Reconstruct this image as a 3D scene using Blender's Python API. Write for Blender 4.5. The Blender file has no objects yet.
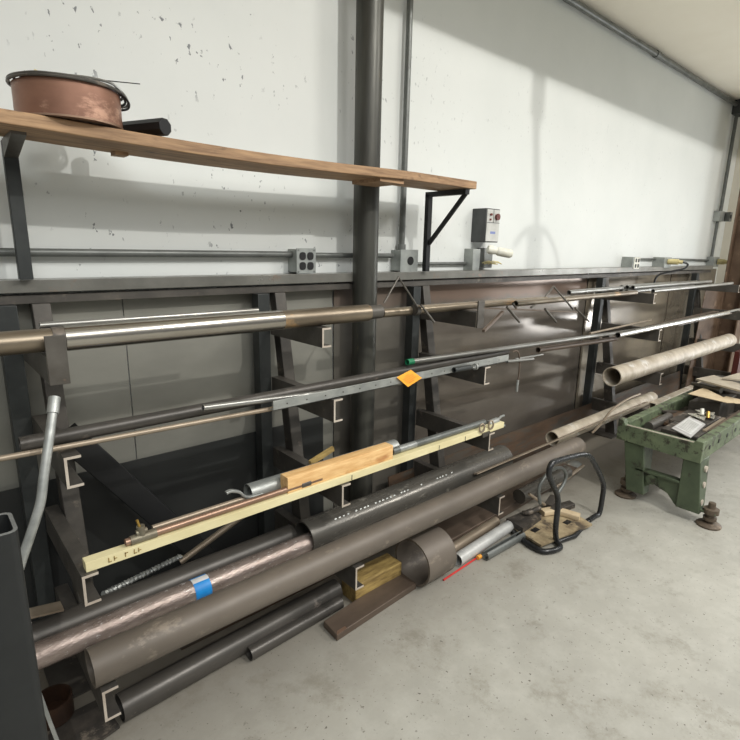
import bpy, bmesh, math, random
from mathutils import Vector, Matrix
random.seed(7)
S = bpy.context.scene
COL = S.collection
PI = math.pi

# ------------------------------------------------------------------ camera
F_PX = 525.61
yaw, pit, rol = math.radians(41.434), math.radians(13.221), math.radians(1.2532)
CAM = Vector((0, -2.1, 1.5))
fw = Vector((math.sin(yaw)*math.cos(pit), math.cos(yaw)*math.cos(pit), -math.sin(pit)))
rt0 = Vector((math.cos(yaw), -math.sin(yaw), 0)); up0 = rt0.cross(fw)
RT = math.cos(rol)*rt0 + math.sin(rol)*up0
UP = -math.sin(rol)*rt0 + math.cos(rol)*up0
cd = bpy.data.cameras.new('camera'); cam = bpy.data.objects.new('camera', cd); COL.objects.link(cam)
cd.sensor_fit = 'HORIZONTAL'; cd.sensor_width = 36; cd.lens = 36*F_PX/740; cd.clip_start = .02
M = Matrix((RT, UP, -fw)).transposed().to_4x4(); M.translation = CAM
cam.matrix_world = M
S.camera = cam

def ray(x, y): return fw + RT*(x-370)/F_PX + UP*(370-y)/F_PX
def at(x, y, Y):            # photo point -> place on the plane at distance Y from the wall
    d = ray(x, y); return CAM + d*((Y-CAM.y)/d.y)
def atx(x, y, X):
    d = ray(x, y); return CAM + d*((X-CAM.x)/d.x)
def atz(x, y, Z):
    d = ray(x, y); return CAM + d*((Z-CAM.z)/d.z)

# ------------------------------------------------------------------ world, lights, exposure
W = bpy.data.worlds.new('world'); S.world = W; W.use_nodes = True
wn = W.node_tree; bg = wn.nodes['Background']; bg.inputs[1].default_value = .58
tc = wn.nodes.new('ShaderNodeTexCoord'); sx_ = wn.nodes.new('ShaderNodeSeparateXYZ'); mr_ = wn.nodes.new('ShaderNodeMapRange'); cr_ = wn.nodes.new('ShaderNodeMixRGB')
wn.links.new(tc.outputs['Generated'], sx_.inputs[0]); wn.links.new(sx_.outputs[2], mr_.inputs[0]); mr_.inputs[1].default_value = .05; mr_.inputs[2].default_value = .75
cr_.inputs[1].default_value = (.36, .36, .35, 1); cr_.inputs[2].default_value = (1.25, 1.28, 1.28, 1)   # bright upper hall, dimmer far walls
wn.links.new(mr_.outputs[0], cr_.inputs[0]); wn.links.new(cr_.outputs[0], bg.inputs[0])
def area(name, loc, target, sx, sy, power, col=(1, .97, .92)):
    l = bpy.data.lights.new(name, 'AREA'); l.shape = 'RECTANGLE'; l.size = sx; l.size_y = sy; l.energy = power; l.color = col
    o = bpy.data.objects.new(name, l); COL.objects.link(o); o.location = loc
    o.rotation_euler = (Vector(target)-Vector(loc)).to_track_quat('-Z', 'Y').to_euler()
    return o
area('ceiling_and_fill_lamp', (2.3, -3.9, 3.95), (2.6, 0, .8), .08, .05, 78)  # assumed overhead lamp out of view, direction taken from the shelf shadow
area('ceiling_and_fill_lamp', (-1.2, -4.6, 5.4), (0.6, -.4, .6), 1.8, .8, 62, (.93, .98, 1))  # assumed left lamp out of view, broadened into a soft fill
area('ceiling_and_fill_lamp', (5.6, -4.2, 4.1), (4.8, -.6, .6), 1.4, .15, 95)  # assumed right-hand overhead lamp, out of view
area('ceiling_and_fill_lamp', (3.2, -3.2, 4.4), (3.2, -2.2, 0), 1.8, 1.2, 50)  # added overhead fill with no fixture, lifts the floor brightness
area('ceiling_and_fill_lamp', (0.5, -5.6, 4.7), (1.5, 0, .8), 3.2, 2.4, 105)  # broad fill added behind the camera, softens the shelf shadow
area('assumed_daylight_fill', (8.2, -2.6, 1.35), (3.0, -2.2, .8), 2.6, 2.4, 30, (.97, .99, 1))  # assumed daylight from the right; bare area light, no doorway built
area('added_reflection_light', (7.7, -1.8, .55), (6.7, -1.8, .55), .55, .5, 11, (.97, .99, 1))  # added light, no window here; sized for a bright reflected patch on the sheets
area('added_reflection_light', (7.7, -2.4, 1.2), (6.7, -2.4, 1.2), 1.4, .26, 13, (.97, .99, 1))  # added strip light without a window, reflects high on the glossy sheets
area('added_reflection_light', (7.7, -2.6, .38), (6.7, -2.6, .38), .5, .26, 4, (.97, .99, 1))  # small added light, no pane built, for the low reflection on the brown sheet
S.view_settings.view_transform = 'Standard'; S.view_settings.look = 'None'
S.view_settings.gamma = 1; S.view_settings.use_curve_mapping = False
S.view_settings.exposure = -0.06

# ------------------------------------------------------------------ materials
def lin(c): return tuple(((v/255)/12.92 if v/255 <= .04045 else ((v/255+.055)/1.055)**2.4) for v in c)
class NT:
    def __init__(s, name):
        s.m = bpy.data.materials.new(name); s.m.use_nodes = True; s.t = s.m.node_tree
        s.b = s.t.nodes['Principled BSDF']; s.co = s.t.nodes.new('ShaderNodeTexCoord').outputs['Object']
    def n(s, typ, **kw):
        o = s.t.nodes.new(typ)
        for k, v in kw.items():
            if hasattr(o, k): setattr(o, k, v)
            else: o.inputs[k].default_value = v
        return o
    def l(s, a, b): s.t.links.new(a, b)
    def mapping(s, sc):
        m = s.n('ShaderNodeMapping'); m.inputs['Scale'].default_value = sc; s.l(s.co, m.inputs['Vector']); return m.outputs[0]
    def noise(s, scale, sc=(1, 1, 1), detail=5, rough=.6):
        n = s.n('ShaderNodeTexNoise'); n.inputs['Scale'].default_value = scale; n.inputs['Detail'].default_value = detail
        n.inputs['Roughness'].default_value = rough; s.l(s.mapping(sc), n.inputs['Vector']); return n.outputs['Fac']
    def ramp(s, fac, a, b, ca=(0, 0, 0, 1), cb=(1, 1, 1, 1)):
        r = s.n('ShaderNodeValToRGB'); e = r.color_ramp.elements
        e[0].position = a; e[1].position = b; e[0].color = ca; e[1].color = cb; s.l(fac, r.inputs[0]); return r.outputs[0]
    def mix(s, f, a, b, mode='MIX'):
        m = s.n('ShaderNodeMixRGB'); m.blend_type = mode
        for i, v in ((0, f), (1, a), (2, b)):
            if hasattr(v, 'links') or hasattr(v, 'is_linked'): s.l(v, m.inputs[i])
            else: m.inputs[i].default_value = v if i == 0 else (*v[:3], 1)
        return m.outputs[0]
    def math(s, op, a, b):
        m = s.n('ShaderNodeMath'); m.operation = op
        for i, v in ((0, a), (1, b)):
            if hasattr(v, 'is_linked'): s.l(v, m.inputs[i])
            else: m.inputs[i].default_value = v
        return m.outputs[0]
    def bump(s, h, strength=.2, dist=.005):
        b = s.n('ShaderNodeBump'); b.inputs['Strength'].default_value = strength; b.inputs['Distance'].default_value = dist
        s.l(h, b.inputs['Height']); s.l(b.outputs[0], s.b.inputs['Normal'])
MATS = {}
def mat(name, c1, c2=None, rough=.5, metal=0., scale=14, sc=(1, 1, 1), bump=.15, wear=None, wear_amt=.62, wscale=9, lo=.35, hi=.65, rvar=.12):
    t = NT(name); c1 = lin(c1); c2 = lin(c2) if c2 else tuple(v*.75 for v in c1)
    f = t.noise(scale, sc)
    c = t.mix(t.ramp(f, lo, hi), c1, c2)
    if wear:
        wf = t.ramp(t.noise(wscale, sc, 8, .7), wear_amt-.03, wear_amt+.05)
        c = t.mix(wf, c, lin(wear))
    t.l(c, t.b.inputs['Base Color'])
    r = t.math('MULTIPLY_ADD', f, rvar*2); r.node.inputs[2].default_value = rough-rvar
    t.l(r, t.b.inputs['Roughness']); t.b.inputs['Metallic'].default_value = metal
    if bump: t.bump(t.noise(scale*6, sc), bump, .003)
    MATS[name] = t.m; return t.m

mat('dark_steel', (90, 86, 80), (68, 65, 61), .48, .25, 8, wear=(118, 109, 99), wear_amt=.62)
mat('black_steel', (30, 31, 32), (22, 23, 24), .5, .2, 6)
mat('blue_steel', (66, 69, 68), (50, 53, 53), .45, .35, 7)
mat('grey_steel', (112, 108, 102), (88, 84, 78), .45, .6, 9, wear=(132, 112, 98), wear_amt=.64)
mat('rail_steel', (136, 135, 128), (114, 113, 107), .32, .4, 6, wear=(138, 124, 112), wear_amt=.62)
mat('cut_steel', (200, 190, 176), (176, 164, 150), .5, .1, 12)
mat('pipe_taupe', (112, 103, 93), (96, 88, 79), .5, .1, 5, (.6, 1, 1), wear=(134, 123, 110), wear_amt=.62, wscale=12)
mat('pipe_dark', (84, 80, 75), (66, 63, 59), .38, .3, 6, (.6, 1, 1), wear=(118, 110, 102), wear_amt=.66, wscale=16)
mat('pipe_black', (98, 94, 87), (76, 74, 69), .28, .35, 6, (.5, 1, 1), wear=(140, 136, 126), wear_amt=.62, wscale=22)
mat('pipe_reddish', (160, 146, 138), (128, 114, 106), .24, .5, 26, (.4, 1, 1), bump=.7, wear=(232, 228, 224), wear_amt=.63, wscale=90)
mat('bright_steel', (186, 182, 174), (150, 144, 134), .22, .92, 5, (.3, 1, 1), bump=.06, rvar=.06)
mat('dull_steel', (150, 138, 120), (118, 107, 92), .34, .7, 7, (.4, 1, 1), bump=.08, wear=(178, 146, 108), wear_amt=.64)
mat('satin_tube', (170, 170, 166), (138, 136, 130), .3, .75, 9, (.3, 1, 1), bump=.05, rvar=.06)
mat('tan_tube', (166, 152, 134), (136, 122, 104), .42, .45, 8, (.4, 1, 1), bump=.08)
mat('brown_bar', (112, 97, 84), (90, 77, 66), .5, .25, 8, (.4, 1, 1))
mat('chrome', (222, 222, 220), (180, 178, 174), .14, .95, 22, (.5, 1, 1), bump=.2, rvar=.05)
mat('galvanised', (174, 176, 172), (142, 145, 142), .42, .5, 16, (.6, 1, 1), bump=.12, wear=(112, 114, 112), wear_amt=.66, wscale=14)
mat('pale_pipe', (190, 180, 162), (160, 148, 130), .5, .1, 12, wear=(206, 202, 194), wear_amt=.6)
mat('conduit_grey', (118, 121, 118), (96, 99, 96), .42, .4, 9, bump=.04)
mat('box_grey', (164, 168, 164), (140, 144, 141), .45, .3, 12, bump=.05)
mat('box_side', (128, 131, 128), (112, 115, 112), .5, .3, 12, bump=.05)
mat('column_steel', (84, 84, 78), (60, 60, 56), .4, .45, 5, (3, 3, .35), bump=.1, wear=(104, 96, 76), wear_amt=.66)
mat('cream_paint', (232, 222, 178), (216, 204, 158), .55, 0, 14, (.4, 1, 1), bump=.05, wear=(124, 108, 82), wear_amt=.72, wscale=20)
mat('copper', (152, 112, 92), (122, 88, 72), .42, .4, 3, (1, 1, 2), bump=.04, wear=(180, 142, 120), wear_amt=.58, wscale=4)
mat('copper_tube', (168, 138, 118), (132, 106, 88), .38, .6, 12, (.3, 1, 1), bump=.04)
mat('brass', (204, 170, 92), (170, 138, 70), .35, .8, 10)
mat('valve_metal', (140, 136, 118), (116, 108, 92), .45, .5, 18)
mat('black_rubber', (34, 35, 37), (26, 27, 28), .42, 0, 10, bump=.05)
mat('black_paint', (46, 47, 48), (32, 33, 34), .26, .2, 12, bump=.04, wear=(104, 104, 102), wear_amt=.69)
mat('post_black', (40, 42, 42), (32, 34, 34), .55, .1, 5)
mat('post_edge', (132, 134, 132), (110, 112, 110), .5, .2, 8)
mat('blue_tape', (28, 140, 214), (20, 122, 196), .5, 0, 20)
mat('white_label', (214, 214, 212), (196, 196, 194), .55, 0, 20)
mat('orange_tag', (250, 178, 54), (240, 164, 44), .6, 0, 20, bump=0)
mat('tag_print', (196, 112, 40), (186, 104, 36), .6, 0, 20, bump=0)
mat('green_tape', (22, 128, 84), (16, 108, 70), .5, 0, 20)
mat('red_rod', (214, 58, 54), (186, 44, 42), .45, 0, 20)
mat('orange_cap', (236, 168, 70), (220, 150, 56), .5, 0, 20)
mat('yellow_plug', (214, 202, 150), (198, 184, 130), .5, 0, 20, bump=0)
mat('white_plastic', (232, 232, 220), (214, 212, 196), .4, 0, 20, bump=.05)
mat('panel_silver', (202, 202, 196), (184, 184, 178), .4, .2, 14, bump=0)
mat('box_dark', (76, 78, 78), (62, 64, 64), .5, .2, 9)
mat('red_knob', (110, 52, 42), (92, 42, 36), .4, 0, 20)
mat('blue_print', (128, 142, 190), (118, 130, 180), .5, 0, 20, bump=0)
mat('socket_black', (26, 26, 27), (20, 20, 21), .45, 0, 20, bump=0)
mat('dirty_plate', (176, 160, 128), (132, 116, 90), .6, .1, 16, wear=(84, 74, 62), wear_amt=.58)
mat('rust_plate', (94, 72, 54), (70, 56, 44), .6, .1, 5, (.5, 1, 3), wear=(76, 70, 62), wear_amt=.52, wscale=4)
mat('rust_dark', (74, 52, 38), (52, 38, 30), .5, .3, 10)
mat('bright_tube', (212, 212, 208), (188, 188, 184), .35, .25, 12)
mat('dark_scrap', (80, 74, 67), (54, 51, 48), .6, .2, 14, wear=(124, 114, 102), wear_amt=.6)
mat('rust_column', (108, 88, 70), (84, 65, 50), .6, .0, 5, bump=.1, wear=(128, 106, 86), wear_amt=.6)
mat('green_paint', (114, 126, 97), (92, 104, 80), .5, .05, 8, bump=.2, wear=(54, 52, 42), wear_amt=.54, wscale=14)
mat('green_dark', (86, 98, 75), (70, 81, 62), .5, .05, 8, bump=.2, wear=(50, 50, 40), wear_amt=.58, wscale=9)
mat('rust_bed', (104, 92, 78), (78, 66, 54), .6, .2, 14, wear=(136, 120, 100), wear_amt=.6)
mat('cardboard', (206, 188, 156), (190, 170, 138), .75, 0, 10, bump=.05)
mat('grey_board', (180, 170, 152), (156, 146, 130), .7, 0, 8, bump=.1)
mat('paper', (192, 190, 188), (176, 174, 172), .5, 0, 12, bump=.05)
mat('foil', (226, 224, 214), (178, 174, 160), .2, .8, 30, bump=.8)
mat('red_paint', (82, 30, 24), (70, 26, 22), .5, 0, 10)
mat('yellow_hose', (200, 170, 40), (180, 150, 30), .5, 0, 10)
mat('navy_strap', (40, 48, 82), (30, 34, 52), .4, .3, 10)

def wood_mat(name, a, b, sc, scale=6, rough=.65, knots=None):
    t = NT(name); n = t.noise(scale, sc, 7, .65)
    c = t.mix(t.ramp(n, .35, .65), lin(a), lin(b))
    if knots:
        c = t.mix(t.ramp(t.noise(14, (.5, 1, 1), 3), .62, .72), c, lin(knots))
    t.l(c, t.b.inputs['Base Color']); t.b.inputs['Roughness'].default_value = rough; t.bump(n, .3, .004)
    MATS[name] = t.m
wood_mat('shelf_wood', (178, 144, 108), (124, 96, 70), (.8, 9, 9), 6, .65, (96, 76, 58))
wood_mat('pale_wood', (240, 202, 144), (214, 166, 106), (1.2, 8, 8), 7, .6, (190, 136, 84))
wood_mat('timber', (178, 152, 92), (122, 100, 58), (2, 10, 10), 5, .7, (90, 72, 44))

# painted wall with scuffs
t = NT('white_paint'); 
base = t.mix(t.ramp(t.noise(1.3), .3, .7), lin((222, 225, 222)), lin((213, 217, 214)))
spk = t.ramp(t.noise(42, (1, 1, .6), 3, .6), .635, .665)
msk = t.ramp(t.noise(2.4, (1, 1, 1), 2), .47, .56)
sep = t.n('ShaderNodeSeparateXYZ'); t.l(t.co, sep.inputs[0])
zr = t.n('ShaderNodeMapRange'); zr.inputs[1].default_value = 2.75; zr.inputs[2].default_value = 2.4; t.l(sep.outputs[2], zr.inputs[0])
xr = t.n('ShaderNodeMapRange'); xr.inputs[1].default_value = 2.4; xr.inputs[2].default_value = 1.4; xr.inputs[3].default_value = .25; t.l(sep.outputs[0], xr.inputs[0])
f = t.math('MULTIPLY', t.math('MULTIPLY', spk, msk), t.math('MULTIPLY', zr.outputs[0], xr.outputs[0]))
c = t.mix(f, base, lin((120, 124, 126)))
t.l(c, t.b.inputs['Base Color']); t.b.inputs['Roughness'].default_value = .55; t.bump(t.noise(5, detail=8), .12, .01)
MATS['white_paint'] = t.m
mat('cream_ceiling', (250, 244, 230), (246, 239, 224), .7, 0, 2, bump=.03)
mat('cream_wall', (240, 235, 221), (234, 228, 213), .6, 0, 2, bump=.03)

# concrete floor
t = NT('concrete')
a = t.mix(t.ramp(t.noise(1.6, detail=8, rough=.65), .32, .68), lin((178, 176, 166)), lin((160, 158, 149)))
a = t.mix(t.math('MULTIPLY', t.ramp(t.noise(9, detail=6, rough=.7), .45, .75), .45), a, lin((196, 195, 186)))
a = t.mix(t.math('MULTIPLY', t.ramp(t.noise(34, detail=3, rough=.7), .64, .70), .55), a, lin((104, 100, 92)))
a = t.mix(t.math('MULTIPLY', t.ramp(t.noise(4.2, detail=10, rough=.75), .54, .66), .7), a, lin((138, 134, 122)))
a = t.mix(t.ramp(t.noise(70, detail=2), .68, .72), a, lin((92, 88, 80)))
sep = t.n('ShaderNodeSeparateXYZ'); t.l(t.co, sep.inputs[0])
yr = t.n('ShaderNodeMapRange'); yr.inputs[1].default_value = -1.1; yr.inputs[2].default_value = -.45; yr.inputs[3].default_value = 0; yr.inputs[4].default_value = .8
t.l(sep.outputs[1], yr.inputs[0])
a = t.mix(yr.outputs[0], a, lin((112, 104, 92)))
t.l(a, t.b.inputs['Base Color']); t.b.inputs['Roughness'].default_value = .5; t.bump(t.noise(30, detail=6), .18, .006)
MATS['concrete'] = t.m

def sheet_mat(name, a, b, rough, metal, top_rust=None, foot_rust=None):
    t = NT(name)
    c = t.mix(t.ramp(t.noise(1.8, (1, 1, 2), 8, .6), .35, .65), lin(a), lin(b))
    sep = t.n('ShaderNodeSeparateXYZ'); t.l(t.co, sep.inputs[0])
    n = t.noise(7, (1, 1, 2.5), 6, .7)
    if top_rust:
        z = t.math('ADD', sep.outputs[2], t.math('MULTIPLY', n, .14))
        m1 = t.ramp(z, 0, 1); 
        mr = t.n('ShaderNodeMapRange'); mr.inputs[1].default_value = 1.24; mr.inputs[2].default_value = 1.28; t.l(z, mr.inputs[0])
        c = t.mix(mr.outputs[0], c, lin(top_rust))
    if foot_rust:
        z = t.math('ADD', sep.outputs[2], t.math('MULTIPLY', n, .12))
        mr = t.n('ShaderNodeMapRange'); mr.inputs[1].default_value = .36; mr.inputs[2].default_value = .26; t.l(z, mr.inputs[0])
        c = t.mix(mr.outputs[0], c, lin(foot_rust))
    t.l(c, t.b.inputs['Base Color'])
    r = t.n('ShaderNodeMapRange'); r.inputs[3].default_value = rough*.6; r.inputs[4].default_value = rough*1.5
    t.l(t.noise(3, (1, 1, 2), 4), r.inputs[0]); t.l(r.outputs[0], t.b.inputs['Roughness'])
    t.b.inputs['Metallic'].default_value = metal
    t.bump(t.noise(1.5, detail=2), .1, .01)
    MATS[name] = t.m
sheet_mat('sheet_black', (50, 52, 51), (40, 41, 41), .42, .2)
sheet_mat('sheet_grey', (140, 139, 130), (126, 125, 117), .5, .15)
sheet_mat('sheet_tan', (118, 114, 106), (102, 98, 90), .42, .3, (116, 104, 94))
sheet_mat('sheet_brown', (122, 115, 106), (104, 97, 89), .13, .4, (130, 112, 100))
sheet_mat('sheet_far', (140, 130, 114), (112, 104, 92), .13, .45)

# ------------------------------------------------------------------ mesh helpers (world coordinates)
def frame(d, up=None):
    d = d.normalized(); u = Vector(up) if up else Vector((0, 0, 1))
    if abs(d.dot(u)) > .98: u = Vector((0, 1, 0))
    s = d.cross(u).normalized(); return s, s.cross(d).normalized()
def ring(bm, c, s, u, prof): return [bm.verts.new(c+s*a+u*b) for a, b in prof]
def bridge(bm, A, B, flip=False):
    n = len(A)
    for i in range(n):
        j = (i+1) % n
        try: bm.faces.new((A[i], A[j], B[j], B[i]) if not flip else (B[i], B[j], A[j], A[i]))
        except ValueError: pass
def sweep(bm, prof, p0, p1, up=None, inner=None):
    "extrude a closed 2D outline (side, up) from p0 to p1; inner = hole outline with as many points"
    p0, p1 = Vector(p0), Vector(p1); s, u = frame(p1-p0, up)
    A, B = ring(bm, p0, s, u, prof), ring(bm, p1, s, u, prof); bridge(bm, A, B)
    if inner:
        C_, D = ring(bm, p0, s, u, inner), ring(bm, p1, s, u, inner); bridge(bm, C_, D, True)
        bridge(bm, A, C_, True); bridge(bm, B, D)
    else:
        bm.faces.new(A[::-1]); bm.faces.new(B)
    return bm
def circ(r, n=28, a0=0): return [(r*math.cos(a0+2*PI*i/n), r*math.sin(a0+2*PI*i/n)) for i in range(n)]
def rect(w, h, b=0):
    if not b: return [(-w/2, -h/2), (w/2, -h/2), (w/2, h/2), (-w/2, h/2)]
    o = []
    for cx, cy, a in ((w/2-b, -h/2+b, -PI/2), (w/2-b, h/2-b, 0), (-w/2+b, h/2-b, PI/2), (-w/2+b, -h/2+b, PI)):
        for k in range(4): o.append((cx+b*math.cos(a+k*PI/6), cy+b*math.sin(a+k*PI/6)))
    return o
def channel(h, w, t):   # C outline: web at side 0, flanges to +side, top at 0
    return [(0, 0), (0, -h), (w, -h), (w, -h+t), (t, -h+t), (t, -t), (w, -t), (w, 0)]
def angle(a, b, t): return [(0, 0), (a, 0), (a, t), (t, t), (t, b), (0, b)]
def tube(bm, p0, p1, r, wall=.0, n=28):
    sweep(bm, circ(r, n), p0, p1, None, circ(r-wall, n) if wall else None); return bm
def box(bm, lo, hi):
    c = [(x, y, z) for x in (lo[0], hi[0]) for y in (lo[1], hi[1]) for z in (lo[2], hi[2])]
    v = [bm.verts.new(p) for p in c]
    for f in ((0, 1, 3, 2), (4, 6, 7, 5), (0, 4, 5, 1), (2, 3, 7, 6), (0, 2, 6, 4), (1, 5, 7, 3)): bm.faces.new([v[i] for i in f])
    return bm
def hexa(bm, q, th, n=None):
    "a quad of 3D points thickened by vector th"
    a = [bm.verts.new(Vector(p)) for p in q]; b = [bm.verts.new(Vector(p)+Vector(th)) for p in q]
    bm.faces.new(a); bm.faces.new(b[::-1]); k = len(q)
    for i in range(k):
        j = (i+1) % k; bm.faces.new((a[j], a[i], b[i], b[j]))
    return bm
def smooth_path(pts, sub=6, closed=False):
    P = [Vector(p) for p in pts]; n = len(P); out = []
    for i in range(n if closed else n-1):
        g = (lambda k: P[k % n]) if closed else (lambda k: P[max(0, min(n-1, k))])
        a, b, c, d = g(i-1), g(i), g(i+1), g(i+2)
        for k in range(sub):
            t_ = k/sub
            out.append(.5*((2*b)+(c-a)*t_+(2*a-5*b+4*c-d)*t_*t_+(3*b-a-3*c+d)*t_**3))
    if not closed: out.append(P[-1])
    return out
def rod(bm, pts, r, n=10, closed=False, prof=None):
    P = [Vector(p) for p in pts]; m = len(P); rings = []; u = None
    for i in range(m):
        if closed: d = P[(i+1) % m]-P[i-1]
        else: d = P[min(m-1, i+1)]-P[max(0, i-1)]
        d.normalize()
        if u is None: s, u = frame(d)
        s = d.cross(u)
        if s.length < 1e-5: s, u = frame(d)
        s.normalize(); u = s.cross(d).normalized()
        rings.append(ring(bm, P[i], s, u, prof or circ(r, n)))
    for i in range(m if closed else m-1): bridge(bm, rings[i], rings[(i+1) % m])
    if not closed: bm.faces.new(rings[0][::-1]); bm.faces.new(rings[-1])
    return bm
def lathe(bm, c, prof, n=32, axis=(0, 0, 1)):
    c = Vector(c); ax = Vector(axis).normalized(); s, u = frame(ax, (0, 1, 0) if abs(ax.z) > .9 else None); rings = []
    for r, h in prof: rings.append([bm.verts.new(c+ax*h+s*(max(r, 1e-4)*math.cos(2*PI*i/n))+u*(max(r, 1e-4)*math.sin(2*PI*i/n))) for i in range(n)])
    for a, b in zip(rings, rings[1:]): bridge(bm, a, b)
    bm.faces.new(rings[0][::-1]); bm.faces.new(rings[-1])
    return bm
def B(): return bmesh.new()

def finish(name, bm, m, smooth=True, bev=0, origin=None):
    bmesh.ops.recalc_face_normals(bm, faces=bm.faces)
    o_ = Vector(origin) if origin is not None else Vector((0, 0, 0))
    for v in bm.verts: v.co -= o_
    me = bpy.data.meshes.new(name); bm.to_mesh(me); bm.free(); me.materials.append(MATS[m])
    o = bpy.data.objects.new(name, me); COL.objects.link(o); o.location = o_
    if smooth:
        for p in me.polygons: p.use_smooth = True
        me.set_sharp_from_angle(angle=math.radians(38))
    if bev:
        b = o.modifiers.new('bevel', 'BEVEL'); b.width = bev; b.segments = 2; b.limit_method = 'ANGLE'; b.angle_limit = math.radians(50)
    return o
def thing(name, label, cat, loc, group=None):
    o = bpy.data.objects.new(name, None); COL.objects.link(o); o.location = loc; o.empty_display_size = .05
    o['label'] = label; o['category'] = cat
    if group: o['group'] = group
    return o
def wloc(p):
    l = Vector(p.location)
    while p.parent: p = p.parent; l = l+p.location
    return l
def part(name, bm, m, parent, label=None, bev=0, smooth=True, kind=None):
    o = finish(name, bm, m, smooth, bev, wloc(parent)); o.location = (0, 0, 0); o.parent = parent
    if label: o['label'] = label
    if kind: o['kind'] = kind
    return o
def solo(name, bm, m, label, cat, group=None, bev=0, smooth=True):
    xs = [v.co for v in bm.verts]
    org = Vector((sum(v.x for v in xs)/len(xs), sum(v.y for v in xs)/len(xs), min(v.z for v in xs)))
    o = finish(name, bm, m, smooth, bev, org); o['label'] = label; o['category'] = cat
    if group: o['group'] = group
    return o
def struct(name, bm, m, **k):
    o = finish(name, bm, m, **k); o['kind'] = 'structure'; return o
def copy_tree(o, parent=None):
    c = o.copy(); COL.objects.link(c)
    if parent: c.parent = parent
    for ch in o.children: copy_tree(ch, c)
    return c

# ------------------------------------------------------------------ the room
XR = 7.42; ZC = 3.12
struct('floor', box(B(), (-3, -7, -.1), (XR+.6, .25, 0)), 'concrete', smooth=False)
struct('wall_back', box(B(), (-3, 0, 0), (XR, .25, ZC)), 'white_paint', smooth=False)
struct('wall_right', box(B(), (XR, -1.0, 0), (XR+.25, .25, ZC)), 'cream_wall', smooth=False)
struct('ceiling', box(B(), (-3, -1.5, ZC), (XR+.25, .25, ZC+.2)), 'cream_ceiling', smooth=False)

# electrical conduit along the top of the wall, with box
b = B(); tube(b, (-1, -.03, 3.075), (7.08, -.03, 3.075), .022)
top_conduit = thing('electrical_conduit', 'thick grey conduit running along the wall just under the ceiling', 'conduit', (3, -.03, 3.05))
part('pipe', b, 'conduit_grey', top_conduit)
for x in (2.2, 4.85): part('coupling', tube(B(), (x, -.03, 3.075), (x+.06, -.03, 3.075), .028), 'conduit_grey', top_conduit)
def ebox(name, label, x0, x1, z0, z1, d, m='box_grey', group=None):
    t_ = thing(name, label, 'electrical box', ((x0+x1)/2, 0, z0), group)
    part('body', box(B(), (x0, -d, z0), (x1, 0, z1)), m, t_, bev=.003)
    return t_
ebox('junction_box', 'dark grey junction box at the right end of the ceiling conduit', 7.0, 7.2, 2.98, 3.13, .12, 'box_dark')
solo('electrical_conduit', tube(B(), (7.08, -.03, 1.97), (7.08, -.03, 2.98), .018), 'conduit_grey', 'vertical grey conduit dropping from the ceiling box near the corner', 'conduit')
t_ = ebox('switch_box', 'small grey switch box halfway down the vertical corner conduit', 6.96, 7.11, 1.86, 1.97, .07)
part('switch_cover', box(B(), (7.112, -.12, 1.865), (7.2, -.03, 1.965)), 'box_side', t_, bev=.002)
part('switch', box(B(), (7.13, -.128, 1.895), (7.155, -.12, 1.935)), 'socket_black', t_)
solo('electrical_conduit', tube(B(), (7.03, -.03, 1.47), (7.03, -.03, 1.858), .016), 'conduit_grey', 'short grey conduit from switch box down to corner outlet box', 'conduit')
t_ = ebox('outlet_box', 'grey outlet box in the corner with a yellow plug in it', 6.97, 7.15, 1.355, 1.468, .08)
P0 = Vector((7.15, -.09, 1.42))
b = B(); tube(b, (7.08, -.081, 1.415), (7.1, -.15, 1.415), .03)
tube(b, (7.1, -.15, 1.415), (7.11, -.2, 1.41), .022)
pl = thing('power_plug', 'yellow plug in corner outlet with black cord hanging down', 'plug', (7.1, -.1, 1.39)); part('plug_body', b, 'yellow_plug', pl)
part('cord', rod(B(), smooth_path([(7.11, -.2, 1.41), (7.16, -.24, 1.39), (7.18, -.25, 1.3), (7.1, -.22, 1.15), (7.0, -.2, 1.02)]), .008, 8), 'black_rubber', pl, 'black cord')

# long low conduit: left run and right run
solo('electrical_conduit', tube(B(), (-1.5, -.03, 1.457), (1.336, -.03, 1.457), .014), 'conduit_grey', 'horizontal grey conduit on the wall left of the four-socket box', 'conduit')
solo('electrical_conduit', tube(B(), (1.434, -.03, 1.455), (1.97, -.03, 1.455), .012), 'conduit_grey', 'horizontal conduit passing behind the round steel column', 'conduit')
solo('electrical_conduit', tube(B(), (2.112, -.02, 1.412), (2.597, -.02, 1.412), .009), 'conduit_grey', 'thin conduit between the single-outlet box and the box under the control panel', 'conduit')
solo('electrical_conduit', tube(B(), (4.93, -.02, 1.44), (5.44, -.02, 1.44), .01), 'conduit_grey', 'short conduit joining the two right-hand outlet boxes', 'conduit')
solo('electrical_conduit', tube(B(), (5.64, -.02, 1.44), (6.97, -.02, 1.43), .01), 'conduit_grey', 'thin conduit running from the black-corded outlet to the corner', 'conduit')
c0 = at(411, 0, -.03); 
v = thing('electrical_conduit', 'vertical grey conduit rising above the single-outlet box', 'conduit', (2.035, -.03, 1.49))
part('pipe', tube(B(), (2.035, -.03, 1.49), (2.035, -.03, 3.05), .016), 'conduit_grey', v)
part('connector', tube(B(), (2.035, -.03, 1.48), (2.035, -.03, 1.515), .022), 'box_side', v)

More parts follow.
